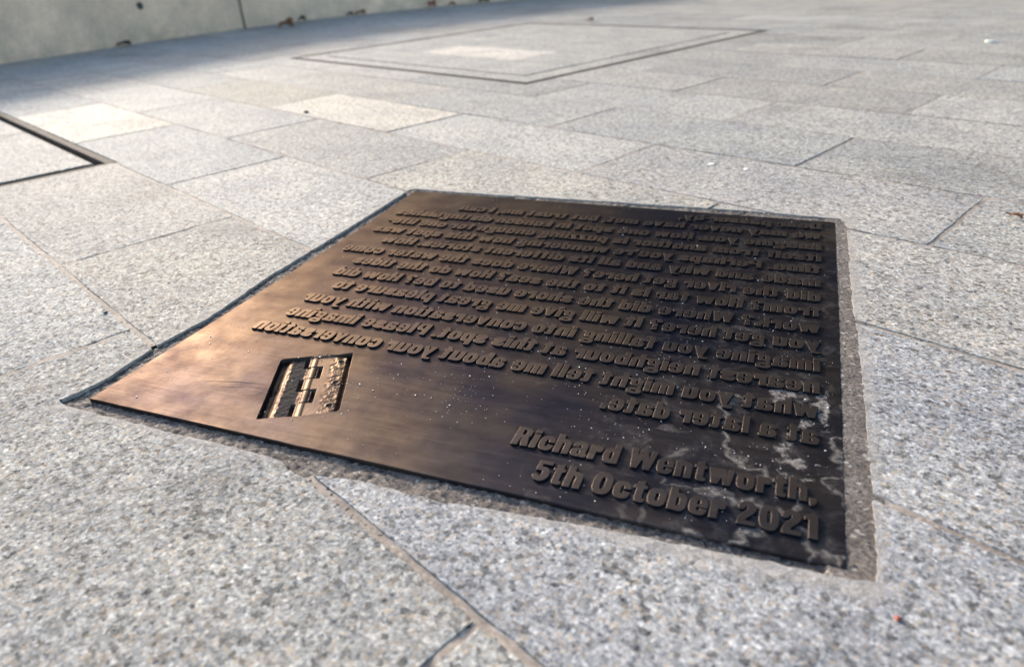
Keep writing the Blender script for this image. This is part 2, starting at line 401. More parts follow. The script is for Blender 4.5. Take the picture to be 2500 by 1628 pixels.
# ------------------------------------------------------------------ recessed covers
def box(x0, x1, y0, y1, z0, z1):
    v = [(x, y, z) for z in (z0, z1) for y in (y0, y1) for x in (x0, x1)]
    return v, [(0, 2, 3, 1), (4, 5, 7, 6), (0, 1, 5, 4), (2, 6, 7, 3), (0, 4, 6, 2), (1, 3, 7, 5)]
def addbar(name, x0, x1, y0, y1, z0, z1, mat, root):
    cx_, cy_ = (x0+x1)/2, (y0+y1)/2
    v, f = box(x0-cx_, x1-cx_, y0-cy_, y1-cy_, z0, z1)
    o = link(name, mesh(name, v, f), mat, root, (cx_-root.location.x, cy_-root.location.y, 0)); return o
def cover(c, label, outer, gap, inner, mat_o, mat_i, lift):
    x0, x1, y0, y1 = [q*K for q in c]
    root = tag(empty('manhole_cover', ((x0+x1)/2, (y0+y1)/2, 0)), label, 'manhole cover')
    e = .0015
    def frame(g, w_, z1, mat, nm):
        X0, X1, Y0, Y1 = x0+g, x1-g, y0+g, y1-g
        addbar(nm, X0, X1, Y1-w_, Y1, -.025, z1, mat, root); addbar(nm, X0, X1, Y0, Y0+w_, -.025, z1, mat, root)
        addbar(nm, X0, X0+w_, Y0+w_, Y1-w_, -.025, z1, mat, root); addbar(nm, X1-w_, X1, Y0+w_, Y1-w_, -.025, z1, mat, root)
    frame(e, outer, -.0012, mat_o, 'frame_bar')
    frame(e+outer+gap, min(inner, .008), -.0006+lift, mat_o, 'tray_edge')
    if inner > .05: frame(e+outer+gap+.008, inner-.008, -.0009+lift, mat_i, 'tray_collar')
    g = e+outer+gap+inner+(.008 if inner > .05 else .001)
    tray = prism([(x0+g, y0+g), (x1-g, y0+g), (x1-g, y1-g), (x0+g, y1-g)], -.1, .1)
    for s in slabs:
        if not overlaps(s, (x0+g, x1-g, y0+g, y1-g)): continue
        v, f = slab_mesh(s[0]*K, s[1]*K, s[2]*K, s[3]*K, False, s[4]*7+s[5], .0015)
        mx, my = (s[0]+s[1])/2*K, (s[2]+s[3])/2*K
        me = mesh('inlay_stone', v, f); me.materials.append(M_COVER)
        o = link('inlay_stone', me, None, None, (mx, my, 0)); bpy.context.view_layer.update()
        boolean(o, tray, 'INTERSECT')
        if not o.data.polygons: bpy.data.objects.remove(o); continue
        o.parent = root; o.location = (mx-root.location.x, my-root.location.y, 0)
        q = rnd.gauss(1.05, .10); wq = rnd.gauss(.01, .015)
        if abs(mx+2.05) < .3 and abs(my-1.90) < .12: q, wq = 1.45, .05; o.color = (q*(1+wq), q, q*(1-wq), 1)
    bpy.data.objects.remove(tray)
    return root
cover(COV_A, 'paved recessed cover with rusty steel edge, its corner at the left picture edge', .016, .017, .002, M_STEEL, M_STEEL, -.001)
cover(COV_B, 'large square recessed cover inlaid with granite, in the background before the stone wall', .006, .015, .085, M_STEEL, M_COVER, 0)
for c in (cut_plaque, cut_a, cut_b): bpy.data.objects.remove(c)

# ------------------------------------------------------------------ curved stone wall
def catmull(P, n=14):
    out = []
    for i in range(1, len(P)-2):
        p0, p1, p2, p3 = [Vector(P[j]) for j in (i-1, i, i+1, i+2)]
        for k in range(n):
            t = k/n; out.append(.5*((2*p1)+(p2-p0)*t+(2*p0-5*p1+4*p2-p3)*t*t+(3*p1-p0-3*p2+p3)*t**3))
    return out
WC = catmull(WALL)
arc = [0]
for a, b in zip(WC, WC[1:]): arc.append(arc[-1]+(b-a).length)
def at(sv):
    i = min(max(np.searchsorted(arc, sv)-1, 0), len(WC)-2); t = (sv-arc[i])/(arc[i+1]-arc[i]); p = WC[i].lerp(WC[i+1], t)
    d = (WC[min(i+2, len(WC)-1)]-WC[max(i-1, 0)]).normalized(); return p, Vector((-d.y, d.x))
jt = min(range(len(WC)), key=lambda i: abs(WC[i].y-2.10)); js = arc[jt]
WH = .47
wall = tag(empty('stone_wall', (-4.4, 2.1, 0)), 'low curved pale grey stone bench wall at the top left of the paving', 'wall')
cuts = [js-2.1*2+.0, js-2.1, js, js+2.1, js+4.2]
for c0, c1 in zip(cuts, cuts[1:]):
    c0, c1 = max(c0, 0)+.011, min(c1, arc[-1])-.011
    if c1-c0 < .2: continue
    n = 24; prof = [(0, 0), (0, WH-.008), (.008, WH), (.50, WH), (.50, 0)]; v = []; f = []
    for i in range(n+1):
        p, nn = at(c0+(c1-c0)*i/n)
        for (d, z) in prof: v.append((p.x+nn.x*d+4.4, p.y+nn.y*d-2.1, z-.002))
    m = len(prof)
    for i in range(n):
        for k in range(m-1): f.append((i*m+k, (i+1)*m+k, (i+1)*m+k+1, i*m+k+1))
    f.append(tuple(range(m))); f.append(tuple(n*m+k for k in range(m-1, -1, -1)))
    bm = bmesh.new(); me = mesh('wall_block', v, f); bm.from_mesh(me); bmesh.ops.recalc_face_normals(bm, faces=bm.faces); bm.to_mesh(me); bm.free()
    link('wall_block', me, M_WALL, wall)
# mortar behind the joint, and a cast-in socket
for c0 in cuts[1:-1]:
    if not (0 < c0 < arc[-1]): continue
    p, nn = at(c0); t = Vector((nn.y, -nn.x))
    q = [p+nn*.02-t*.013, p+nn*.02+t*.013, p+nn*.45+t*.013, p+nn*.45-t*.013]
    v = [(a.x+4.4, a.y-2.1, z) for z in (-.002, WH-.02) for a in q]
    link('wall_joint', mesh('wall_joint', v, [(0, 1, 2, 3), (4, 5, 6, 7), (0, 1, 5, 4), (1, 2, 6, 5), (2, 3, 7, 6), (3, 0, 4, 7)]), M_STONE, wall)

# ------------------------------------------------------------------ the plaque
plaque = tag(empty('bronze_plaque', PO, TH), 'square dark bronze plaque let into the paving, with raised mirror writing and a hinge', 'plaque')
def mm(*p): return tuple(c/1000 for c in p)

H0 = Vector((164.6, 19.3)); HU = Vector((.9004, .4350)); HV = Vector((-.4350, .9004)); HW, HH = 66.0, 96.5
def hl(u, v): return H0+HU*u+HV*v
def curve_mesh(loops, z0, z1, bev, name):
    cu = bpy.data.curves.new(name, 'CURVE'); cu.dimensions = '2D'; cu.fill_mode = 'BOTH'
    for lp in loops:
        sp = cu.splines.new('POLY'); sp.points.add(len(lp)-1); sp.use_cyclic_u = True
        for p, (x, y) in zip(sp.points, lp): p.co = (x, y, 0, 1)
    cu.extrude = (z1-z0)/2-bev; cu.bevel_depth = bev; cu.bevel_resolution = 1; cu.offset = -bev
    o = bpy.data.objects.new(name, cu); COL.objects.link(o)
    dg = bpy.context.evaluated_depsgraph_get(); me = bpy.data.meshes.new_from_object(o.evaluated_get(dg))
    bpy.data.objects.remove(o); bpy.data.curves.remove(cu)
    me.transform(Matrix.Translation((0, 0, (z0+z1)/2))); me.name = name
    bm = bmesh.new(); bm.from_mesh(me); bmesh.ops.remove_doubles(bm, verts=bm.verts, dist=1e-6); bm.to_mesh(me); bm.free()
    return me
outer = jag([(0.3, 0.4), (300, -.6), (600.3, -.8), (600.8, 300), (600.2, 597.5), (300, 601.5), (2, 606), (-4.5, 606.5), (-4.6, 597), (1.4, 440), (2.0, 150)], 9, .45, 1.2)
rim = [hl(*p) for p in [(0, 0), (14, .4), (28, -.8), (44, .2), (58, .5), (HW-2, 1.5), (HW, 4), (HW, HH-1), (HW-1, HH), (50, HH-1.5), (38, HH+1.8), (27, HH-.2), (14, HH-.5), (1.5, HH-1), (0, HH-4)]]
rimj = jag([(p.x, p.y) for p in rim], 3, .35, 0)
body = curve_mesh([[mm(*p) for p in outer], [mm(*p) for p in rimj][::-1]], -.012, 0, .0006, 'plate')
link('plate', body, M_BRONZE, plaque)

# relief of an old butt hinge sunk in the plate
def relief():
    nu, nv = 150, 216; v = []; f = []
    def sm(a, b, x): t = min(1, max(0, (x-a)/(b-a))); return t*t*(3-2*t)
    def N(x, y, s, sd): return noise.noise((x*s, y*s, sd))
    scr = [(57, 84), (56.5, 49), (56, 13)]
    for j in range(nv+1):
        for i in range(nu+1):
            a = -1.2+(HW+2.4)*i/nu; b = -1.2+(HH+2.4)*j/nv
            edge = 11+N(b, 3, .09, 2)*2.5+N(b, 7, .35, 3)*1.2+ (b-48)*-.012
            if b > 86: edge += (b-86)*1.4
            left = -5.4+2.9*sm(3, 10, a)+.25*N(a, b, .2, 5)-1.2*math.exp(-((b-46)**2)/18)*sm(9, 2, a)
            leaf = -2.3+.40*N(a, b, .22, 9)+.14*N(a, b, .6, 11)*(1-.8*sm(18, 24, a))
            z = left+(leaf-left)*sm(edge-.5, edge+.5, a)
            rr = 5.2; cxx = 32.5; g = 0
            barrel = -.9-(rr-math.sqrt(max(0, rr*rr-(a-cxx)**2))) if abs(a-cxx) < rr else -9
            seg = 0
            for q, lim in enumerate((20, 40, 58.5, 78)):
                if b > lim: seg = q+1
            dseg = min(abs(b-l) for l in (20, 40, 58.5, 78))
            right = -1.5+.04*N(a, b, .5, 4)
            rough = sm(46, 52, a+3*N(a, b, .15, 6))*(.60*N(a, b, .22, 21)+.25*abs(N(a, b, .42, 22))-.25*max(0, N(a, b, .6, 25)))
            right += rough*1.15-.5*sm(50, 62, a)
            for (su, sv) in scr:
                d = math.hypot(a-su, (b-sv)*1.0)
                right += -1.0*math.exp(-(d/2.1)**4)+.45*math.exp(-((d-3.2)/.8)**2)
            right -= 3.6*sm(60.5, 63.5, a)
            if seg % 2 == 0:       # knuckle belongs to the right leaf
                slot = -6.2 if 23.0 < a < 27.4 else None
                if a >= 27.3: z = max(barrel, right) if a < 44 else right
                elif slot: z = slot+.9*sm(24, 26.8, a)
            else:
                if a <= 37.2 and a > 26: z = max(barrel, z)
                elif 37.2 < a < 41.2: z = -6.2+2.4*sm(38.8, 40.8, a)
                elif a >= 41.2: z = right
            if dseg < .55 and 27 < a < 41: z -= 1.4
            z -= 3.0*sm(0, 1, (b-(HH-7+ (HW-a)*.42))/4) if a > 48 else 0        # dark undercut at the far corner
            if b < 3 and a < 24: z -= 1.0*(1-b/3)
            if b > HH-4 and 22 < a < 50: z = z+(.1-z)*sm(HH-4, HH+.5, b)*.85+.35*N(a, b, .5, 31)
            v.append((*mm(*hl(a, b)), max(z, -7.5)/1000))
    for j in range(nv):
        for i in range(nu):
            q = j*(nu+1)+i; f.append((q, q+1, q+nu+2, q+nu+1))
    return mesh('hinge_relief', v, f, True)
hr = link('hinge_relief', relief(), M_HINGE, plaque); hr.data.materials.append(M_PATINA)
for p in list(hr.data.polygons):
    c = Vector((p.center.x*1000, p.center.y*1000))-H0; a, b = c.dot(HU), c.dot(HV)
    if 12.0+noise.noise((b*.2, 3, 2))*1.5 < a < 25.5 and p.center.z > -.0042: p.material_index = 1

def tube(pts, r, sides=5):
    v, f = [], []; n = len(pts)
    for i, p in enumerate(pts):
        a = Vector(pts[max(i-1, 0)]); b = Vector(pts[min(i+1, n-1)]); d = (b-a).normalized(); s = Vector((-d.y, d.x, 0)); u = Vector((0, 0, 1))
        rr = r*(math.sin(math.pi*(i+.35)/(n-.3))**.5 if True else 1)
        for k in range(sides):
            t = 2*math.pi*k/sides; v.append(tuple(Vector(p)+s*math.cos(t)*rr+u*math.sin(t)*rr))
    for i in range(n-1):
        for k in range(sides): f.append((i*sides+k, i*sides+(k+1) % sides, (i+1)*sides+(k+1) % sides, (i+1)*sides+k))
    return v, f
for P_ in ([(79, 52.5), (92, 56.8), (106.3, 60.1), (118, 62.4), (127.5, 63.8), (142, 64.4)], [(99.5, 50.3), (108, 52.2), (118.4, 54.8), (130, 57.5), (144, 59.4)]):
    fine = []
    for a, b in zip(P_, P_[1:]):
        for k in range(6): t = k/6; fine.append((( a[0]+(b[0]-a[0])*t+rnd.uniform(-.15, .15))/1000, (a[1]+(b[1]-a[1])*t+rnd.uniform(-.15, .15))/1000, .00002))
    v, f = tube(fine, .00026 if P_[0][0] < 90 else .00015); link('scratch', mesh('scratch', v, f, True), M_SCR, plaque)

# ---- lettering: heavy grotesque drawn as distance fields, traced and cast in relief
G = .0125
XR, YR = (-.12, 1.16), (-.36, 1.14)
gx = np.arange(XR[0], XR[1], G); gy = np.arange(YR[0], YR[1], G); X, Y = np.meshgrid(gx, gy)
XH = .76
def E(cx, cy, rx, ry, n=2.6):
    return ((np.abs((X-cx)/rx)**n+np.abs((Y-cy)/ry)**n)**(1/n)-1)*min(rx, ry)
def B(x0, y0, x1, y1): return np.maximum(np.maximum(x0-X, X-x1), np.maximum(y0-Y, Y-y1))
def HP(a, b):   # half plane left of a->b is inside
    L = math.dist(a, b); return ((X-a[0])*(b[1]-a[1])-(Y-a[1])*(b[0]-a[0]))/L
def PG(*pts):
    r = None
    for i in range(len(pts)):
        h = HP(pts[i], pts[(i+1) % len(pts)]); r = h if r is None else np.maximum(r, h)
    return r
def U_(*a):
    r = a[0]
    for q in a[1:]: r = np.minimum(r, q)
    return r
def D_(a, *b):
    for q in b: a = np.maximum(a, -q)
    return a
def I_(*a):
    r = a[0]
    for q in a[1:]: r = np.maximum(r, q)
    return r
def STK(pts, n=60):
    """tapered brush stroke through (x, y, half width)"""
    P = np.array(pts); t = np.linspace(0, len(P)-1, n); r = np.full(X.shape, 9.)
    ext = np.vstack([2*P[0]-P[1], P, 2*P[-1]-P[-2]])
    for tt in t:
        i = min(int(tt), len(P)-2); f = tt-i; p0, p1, p2, p3 = ext[i:i+4]
        q = .5*((2*p1)+(p2-p0)*f+(2*p0-5*p1+4*p2-p3)*f*f+(3*p1-p0-3*p2+p3)*f**3)
        r = np.minimum(r, np.hypot(X-q[0], Y-q[1])-q[2])
    return r
def o_(w=.54, cw=.062, h=XH):
    return D_(E(w/2, h/2, w/2, h/2+.012), E(w/2, h/2, cw, h/2-.15, 3))
def n_(w=.53, s=.215):
    return D_(U_(B(0, 0, w, .5), I_(E(w-.25, .5, .25, .27), B(.1, .4, w, 1)), B(0, 0, s, XH)), U_(B(s, -1, w-s, .50), E(w/2, .50, (w-2*s)/2, .075)), B(s, .72, s+.02, 1))
def m_():
    s = .21; g = .072; a = s; b = s+g; c = 2*s+g; d = 2*s+2*g; e = 3*s+2*g
    return D_(U_(B(0, 0, e, .5), I_(E(c-.15, .5, .17, .27), B(.1, .4, c+.05, 1)), I_(E(e-.18, .5, .18, .27), B(c-.12, .4, e, 1)), B(0, 0, s, XH)),
              B(a, -1, b, .52), B(c, -1, d, .52), E((a+b)/2, .52, g/2, .07), E((c+d)/2, .52, g/2, .07)), e
def flip(F, w, h):
    f = F[::1]; xi = np.clip(((w-gx)-XR[0])/G, 0, len(gx)-1); yi = np.clip(((h-gy)-YR[0])/G, 0, len(gy)-1)
    return F[np.ix_(np.rint(yi).astype(int), np.rint(xi).astype(int))]
def mirx(F, w):
    xi = np.clip(np.rint(((w-gx)-XR[0])/G), 0, len(gx)-1).astype(int); return F[:, xi]
def miry(F, h):
    yi = np.clip(np.rint(((h-gy)-YR[0])/G), 0, len(gy)-1).astype(int); return F[yi, :]
def d_():
    return D_(U_(E(.255, .375, .255, .39), B(.31, 0, .53, 1.02), B(.25, 0, .5, .06), B(.25, .70, .5, .76)), E(.262, .375, .055, .24, 3))
def a_():
    top = D_(I_(E(.27, .50, .25, .275), B(-.1, .44, .52, 1)), I_(E(.262, .49, .05, .15, 3), B(0, .40, .5, 1)), B(-.1, .40, .20, .50))
    bowl = D_(E(.22, .215, .225, .23), E(.262, .21, .045, .12, 3))
    return D_(U_(top, bowl, B(.305, .10, .515, .5), I_(E(.44, .13, .135, .14), B(.3, -.1, .58, .16))), B(-.1, .455, .30, .50))
def s_(h=XH, w=.5):
    k = h/.76
    f = STK([(w*.90, .53*k, .085), (w*.74, .635*k, .10), (w*.48, .66*k, .10), (w*.26, .585*k, .125), (w*.36, .45*k, .135), (w*.62, .33*k, .14), (w*.76, .19*k, .125), (w*.5, .10*k, .10), (w*.24, .11*k, .10), (w*.08, .22*k, .085)], 90)
    return I_(f, B(-.02, -.012, w+.02, h+.012))
def e_():
    return D_(E(.265, XH/2, .265, XH/2+.012), I_(E(.27, .50, .058, .15, 3), B(0, .42, .5, 1)), I_(E(.27, .27, .058, .15, 3), B(0, 0, .5, .335)), PG((.27, .285), (.6, .25), (.6, .335), (.27, .335)))
def g_():
    up = D_(E(.245, .50, .235, .262), E(.245, .50, .052, .135, 3)); lo = D_(E(.26, -.09, .27, .20), E(.26, -.095, .14, .055, 2.6))
    return U_(up, lo, STK([(.13, .30, .06), (.08, .20, .065), (.14, .10, .07), (.3, .07, .07)], 30), B(.08, .04, .40, .14), STK([(.38, .68, .06), (.47, .71, .06), (.52, .72, .06)], 12))
def t_():
    return U_(B(.085, .12, .295, .90), PG((.085, .9), (.085, .74), (.295, .74), (.295, 1.0)), B(0, .62, .385, XH), I_(E(.25, .16, .165, .17), B(.08, -.02, .39, .16)))
def f_():
    return U_(B(.075, 0, .285, .80), B(0, .62, .37, XH), D_(I_(E(.25, .80, .175, .235), B(.05, .78, .42, 1.05)), B(.285, .5, .9, .87)))
def r_():
    return U_(B(0, 0, .215, XH), I_(E(.31, .60, .115, .165), B(.1, .4, .45, XH+.005)), B(.15, .56, .3, .70))
def i_(): return U_(B(0, 0, .215, XH), B(0, .83, .215, 1.02))
def vv(w, s, h): return U_(PG((0, h), (w/2-s/2+.02, 0), (w/2+s/2-.02, 0), (s, h)), PG((w-s+.03, h), (w/2-s/2+.06, 0), (w/2+s/2-.02, 0), (w, h)))
def w_f(h, w=.80):
    s = .215; q = w/4
    a = PG((0, h), (q-s/2+.02, 0), (q+s/2, 0), (s, h)); b = PG((q*2-s/2, h), (q-s/2+.06, 0), (q+s/2, 0), (q*2+s/2-.02, h))
    c = PG((q*2-s/2+.02, h), (q*3-s/2, 0), (q*3+s/2-.04, 0), (q*2+s/2, h)); d = PG((w-s+.04, h), (q*3-s/2+.03, 0), (q*3+s/2-.02, 0), (w, h))
    return U_(a, b, c, d)
def y_():
    w, s = .54, .22
    return U_(PG((0, XH), (w/2-s/2+.02, 0), (w/2+s/2, 0), (s, XH)), PG((w-s+.06, XH), (.12, -.24), (.29, -.24), (w, XH)), I_(E(.12, -.15, .16, .10), B(-.03, -.25, .25, -.12)))
def z_(): return U_(B(.01, .62, .44, XH), B(0, 0, .45, .14), PG((.18, .64), (0, .12), (.24, .12), (.44, .64)))
def k_(): return U_(B(0, 0, .215, 1.02), PG((.20, .36), (.33, XH), (.54, XH), (.26, .18)), PG((.22, .42), (.33, 0), (.56, 0), (.36, .52)))
def bigR():
    return U_(B(0, 0, .225, 1), D_(U_(B(.1, .46, .34, 1), I_(E(.33, .73, .235, .27), B(.3, .4, .7, 1))), U_(B(.225, .58, .32, .88), E(.32, .73, .05, .15))), PG((.24, .50), (.36, 0), (.60, 0), (.50, .54)))
def bigP():
    return U_(B(0, 0, .225, 1), D_(U_(B(.1, .38, .34, 1), I_(E(.33, .69, .235, .31), B(.3, .3, .7, 1))), U_(B(.225, .52, .32, .86), E(.32, .69, .05, .17))))
def bigD(): return D_(U_(B(0, 0, .32, 1), E(.32, .5, .26, .5)), U_(B(.225, .14, .31, .86), E(.31, .5, .055, .36, 3)))
def quest():
    return U_(B(.14, 0, .34, .17), D_(I_(E(.25, .74, .25, .29), U_(B(-.1, .62, 1, 1.1), B(.22, .3, 1, 1.1))), E(.25, .74, .055, .15, 3), B(-.1, .5, .2, .70)), B(.15, .24, .33, .5))
def comma(y): return U_(B(.0, y, .20, y+.19), PG((.0, y), (.02, y-.15), (.10, y-.15), (.20, y)))
def two(): return U_(B(.01, 0, .51, .17), STK([(.09, .72, .085), (.15, .86, .10), (.30, .90, .11), (.39, .76, .12), (.33, .56, .11), (.20, .38, .10), (.12, .20, .09), (.11, .08, .08)], 80))
def five(): return I_(U_(B(.06, .83, .50, 1), B(.05, .50, .18, .95), STK([(.14, .56, .07), (.28, .60, .09), (.38, .50, .11), (.40, .30, .12), (.33, .13, .11), (.2, .10, .10), (.09, .22, .085)], 80)), B(0, -.012, .55, 1))
def zero(): return D_(E(.27, .5, .27, .512), E(.27, .5, .062, .35, 3))
def one(): return U_(B(.12, 0, .35, 1), PG((.12, 1), (0, .86), (0, .74), (.14, .78)))
mm_, mw = m_()
GL = {'o': (o_(), .54), 'n': (n_(), .53), 'm': (mm_, mw), 'h': (U_(n_(), B(0, 0, .215, 1.02)), .53), 'u': (flip(n_(), .53, XH), .53), 'r': (r_(), .42), 'a': (a_(), .55),
      'd': (d_(), .53), 'b': (mirx(d_(), .53), .53), 'p': (miry(mirx(d_(), .53), XH), .53), 'e': (e_(), .53), 'c': (D_(E(.26, XH/2, .26, XH/2+.012), E(.265, XH/2, .058, .23, 3), PG((.28, .33), (.6, .30), (.6, .46), (.28, .44))), .51),
      's': (s_(), .50), 'g': (g_(), .54), 't': (t_(), .39), 'f': (f_(), .38), 'i': (i_(), .215), 'l': (B(0, 0, .215, 1.02), .215), 'v': (vv(.52, .22, XH), .52),
      'w': (w_f(XH), .80), 'y': (y_(), .54), 'z': (z_(), .45), 'k': (k_(), .55), 'H': (D_(B(0, 0, .58, 1), B(.225, -1, .355, .42), B(.225, .58, .355, 2)), .58),
      'D': (bigD(), .58), 'L': (U_(B(0, 0, .225, 1), B(0, 0, .44, .16)), .44), 'I': (B(0, 0, .23, 1), .23), 'P': (bigP(), .565), 'R': (bigR(), .60), 'W': (w_f(1.0, .88), .88),
      'O': (D_(E(.3, .5, .3, .512), E(.3, .5, .075, .34, 3)), .60), '2': (two(), .52), '0': (zero(), .54), '1': (one(), .35), '5': (five(), .52),
      '.': (B(0, 0, .20, .19), .20), ',': (comma(0), .20), "'": (comma(.83), .20), '-': (B(0, .30, .26, .45), .26), '?': (quest(), .50)}

def contours(F):
    """marching squares -> closed loops"""
    ny, nx = F.shape; seg = {}
    def ip(a, b):
        (ia, ja), (ib, jb) = a, b; fa, fb = F[ia, ja], F[ib, jb]; t = fa/(fa-fb)
        return (gx[ja]+(gx[jb]-gx[ja])*t, gy[ia]+(gy[ib]-gy[ia])*t)
    T = F < 0; cells = np.argwhere((T[:-1, :-1].astype(int)+T[1:, :-1]+T[:-1, 1:]+T[1:, 1:]) % 4 != 0)
    pts = {}
    for i, j in cells:
        c = [(i, j), (i, j+1), (i+1, j+1), (i+1, j)]; b = [bool(T[q]) for q in c]
        ed = [k for k in range(4) if b[k] != b[(k+1) % 4]]
        def ek(k):
            a, d = c[k], c[(k+1) % 4]; e = (min(a, d), max(a, d))
            if e not in pts: pts[e] = ip(*e)
            return e
        if len(ed) == 2: pr = [(ed[0], ed[1])]
        else: pr = [(0, 3), (1, 2)] if b[0] else [(0, 1), (2, 3)]
        for a, d in pr:
            x, y = ek(a), ek(d); seg.setdefault(x, []).append(y); seg.setdefault(y, []).append(x)
    loops = []; seen = set()
    for st in list(seg):
        if st in seen: continue
        lp = [st]; seen.add(st); cur = st
        while True:
            nx_ = [q for q in seg[cur] if q not in seen]
            if not nx_: break
            cur = nx_[0]; seen.add(cur); lp.append(cur)
        if len(lp) > 8: loops.append([pts[e] for e in lp])
    return loops
def simplify(lp, tol=.0035):
    P = np.array(lp); n = len(P)
    def rdp(a, b):
        if b-a < 2: return [a]
        p, q = P[a % n], P[b % n]; d = q-p; L = np.hypot(*d)+1e-9
        idx = np.arange(a+1, b); w_ = P[idx % n]-p; ds = np.abs(w_[:, 0]*d[1]-w_[:, 1]*d[0])/L
        k = int(np.argmax(ds))
        if ds[k] < tol: return [a]
        m = a+1+k; return rdp(a, m)+rdp(m, b)
    h = n//2; r = rdp(0, h)+rdp(h, n); return [tuple(P[i % n]) for i in r]
def smoothF(F):
    p = np.pad(F, 1, mode='edge'); return (p[1:-1, 1:-1]*4+p[:-2, 1:-1]+p[2:, 1:-1]+p[1:-1, :-2]+p[1:-1, 2:])/8
CAP = 21.6
LOOPS = {k: [simplify(l) for l in contours(smoothF(F)-.013)] for k, (F, wd) in GL.items()}
MESH = {}
def glyph(ch, mirrored, sx):
    k = (ch, mirrored, round(sx, 2))
    if k not in MESH:
        q = CAP/1000*(-1 if mirrored else 1)*k[2]
        me = curve_mesh([[(x*q, y*CAP/1000) for x, y in lp] for lp in LOOPS[ch]], -.0004, .0018, .00032, 'letter')
        me.materials.append(M_LETTER); MESH[k] = me
    return MESH[k]
LINES = [("Dear passer-by,", 584, 410.3, 565.0), ("we may never have met, but trust me, I can", 584, 104.9, 533.0), ("imagine you. How one spot in London distinguishes", 584.4, 20.4, 494.5),
         ("itself from another is puzzling enough for one life-", 584.4, 26.8, 460.0), ("time. Perhaps you're wondering how this spot was", 584, 24.6, 426.0),
         ("made and why and all its different stories. How", 584, 58, 392.0), ("did the river get here? Where does the water come", 584.3, 22.9, 355.3),
         ("from? How far is it to the sea? How do the tides", 584.4, 59.6, 321.8), ("work? Where did the shore used to be? How did", 584, 56.4, 286.5),
         ("you get here? It will give me great pleasure to", 584.3, 77, 253.0), ("imagine you falling into conversation with your", 584.5, 62.6, 217.0),
         ("nearest neighbour at this spot. Please imagine", 584.5, 67.4, 182.0), ("what you might tell me about your conversation", 583.8, 54.3, 146.8), ("at a later date.", 584.5, 424.5, 112.2),
         ("Richard Wentworth,", 373.6, 583.6, 49.0), ("5th October 2021", 400.7, 584.6, 15.8)]
VR = [562.8, 528.4, 492, 457.4, 423.5, 388.8, 353.1, 318.6, 284.5, 251.6, 215.4, 181.1, 145.8, 112.3]
VK = [.0115, .0110, .010, .0105, .009, .010, .008, .009, .0065, .005, .005, .0035, .004, 0]      # the lines are set very slightly askew
TRK, SPC = .075, .27
letters = []
for li, (txt, xs, xe, yb) in enumerate(LINES):
    W = sum((SPC if c == ' ' else GL[c][1]+TRK) for c in txt)-TRK
    sgn = -1 if xe < xs else 1; sx = abs(xe-xs)/(W*CAP); pos = 0
    print('line', li, 'scale', round(sx, 3))
    for c in txt:
        if c == ' ': pos += SPC; continue
        xl = xs+sgn*pos*CAP*sx; yl = VR[li]+VK[li]*(584-xl) if li < 14 else yb
        letters.append((li, c, xl, yl+rnd.uniform(-.15, .15), sgn < 0, sx))
        pos += GL[c][1]+TRK
cxy = (cam.location.x, cam.location.y)
letters.sort(key=lambda L: math.dist(P2W(L[2], L[3]), cxy))
sv, sf = [], []
for n, (li, c, x, y, mir, sx) in enumerate(letters):
    me = glyph(c, mir, sx)
    if n < 296:
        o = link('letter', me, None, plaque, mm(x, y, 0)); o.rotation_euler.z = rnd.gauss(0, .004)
    else:
        b = len(sv); sv += [(v.co.x+x/1000, v.co.y+y/1000, v.co.z) for v in me.vertices]; sf += [tuple(i+b for i in p.vertices) for p in me.polygons]
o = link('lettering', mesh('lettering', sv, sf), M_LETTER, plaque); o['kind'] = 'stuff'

# ---- grout round the plate: rough, a few millimetres down
gv, gf, idx = [], [], {}
stp = 2.2; x0g, y0g, nxg, nyg = -30, -34, int(655/stp), int(662/stp)
CUTN = np.array(CUTJ)
def okc(i, j):
    x, y = x0g+i*stp, y0g+j*stp
    return not (14 < x < 586 and 14 < y < 586)
for j in range(nyg+1):
    for i in range(nxg+1):
        if not okc(i, j): continue
        x, y = x0g+i*stp, y0g+j*stp
        z = -2.9+1.0*noise.noise((x*.05, y*.05, 1))+1.2*noise.noise((x*.16, y*.16, 2))+1.5*noise.noise((x*.42, y*.42, 3))
        if x > 590: z = z*.35+.6+.55*noise.noise((x*.5, y*.5, 5))+.4*noise.noise((x*.22, y*.22, 6))
        if y > 590: z += 1.6
        if y < 10: z -= .8-.5*(x > 330)
        # ridge where the grout was struck against the stone
        if x > 606: z += .8*min(1, (x-606)/6)
        idx[(i, j)] = len(gv); gv.append(mm(x, y, min(z, -.3)))
for j in range(nyg):
    for i in range(nxg):
        q = [(i, j), (i+1, j), (i+1, j+1), (i, j+1)]
        if all(c in idx for c in q): gf.append([idx[c] for c in q])
link('grout_surround', mesh('grout_surround', gv, gf, True), M_GROUT, plaque)

# ------------------------------------------------------------------ grit, pebbles, leaves
def blob(r, seed, sub=1, flat=.7):
    bm = bmesh.new(); bmesh.ops.create_icosphere(bm, subdivisions=sub, radius=r)
    q = random.Random(seed)
    for v in bm.verts: v.co *= q.uniform(.7, 1.25); v.co.z *= flat
    me = bpy.data.meshes.new('b'); bm.to_mesh(me); bm.free(); return me
BL = [blob(1, s) for s in range(6)]
def scatter(name, n, fn, mat, label, cat):
    v, f = [], []
    for k in range(n):
        x, y, z, r = fn(k); b = len(v); me = BL[k % 6]; a = rnd.uniform(0, 6.28); ca, sa = math.cos(a), math.sin(a)
        v += [(x+r*(q.co.x*ca-q.co.y*sa), y+r*(q.co.x*sa+q.co.y*ca), z+r*q.co.z) for q in me.vertices]
        f += [tuple(i+b for i in p.vertices) for p in me.polygons]
    o = link(name, mesh(name, v, f), mat); tag(o, label, cat, kind='stuff'); return o
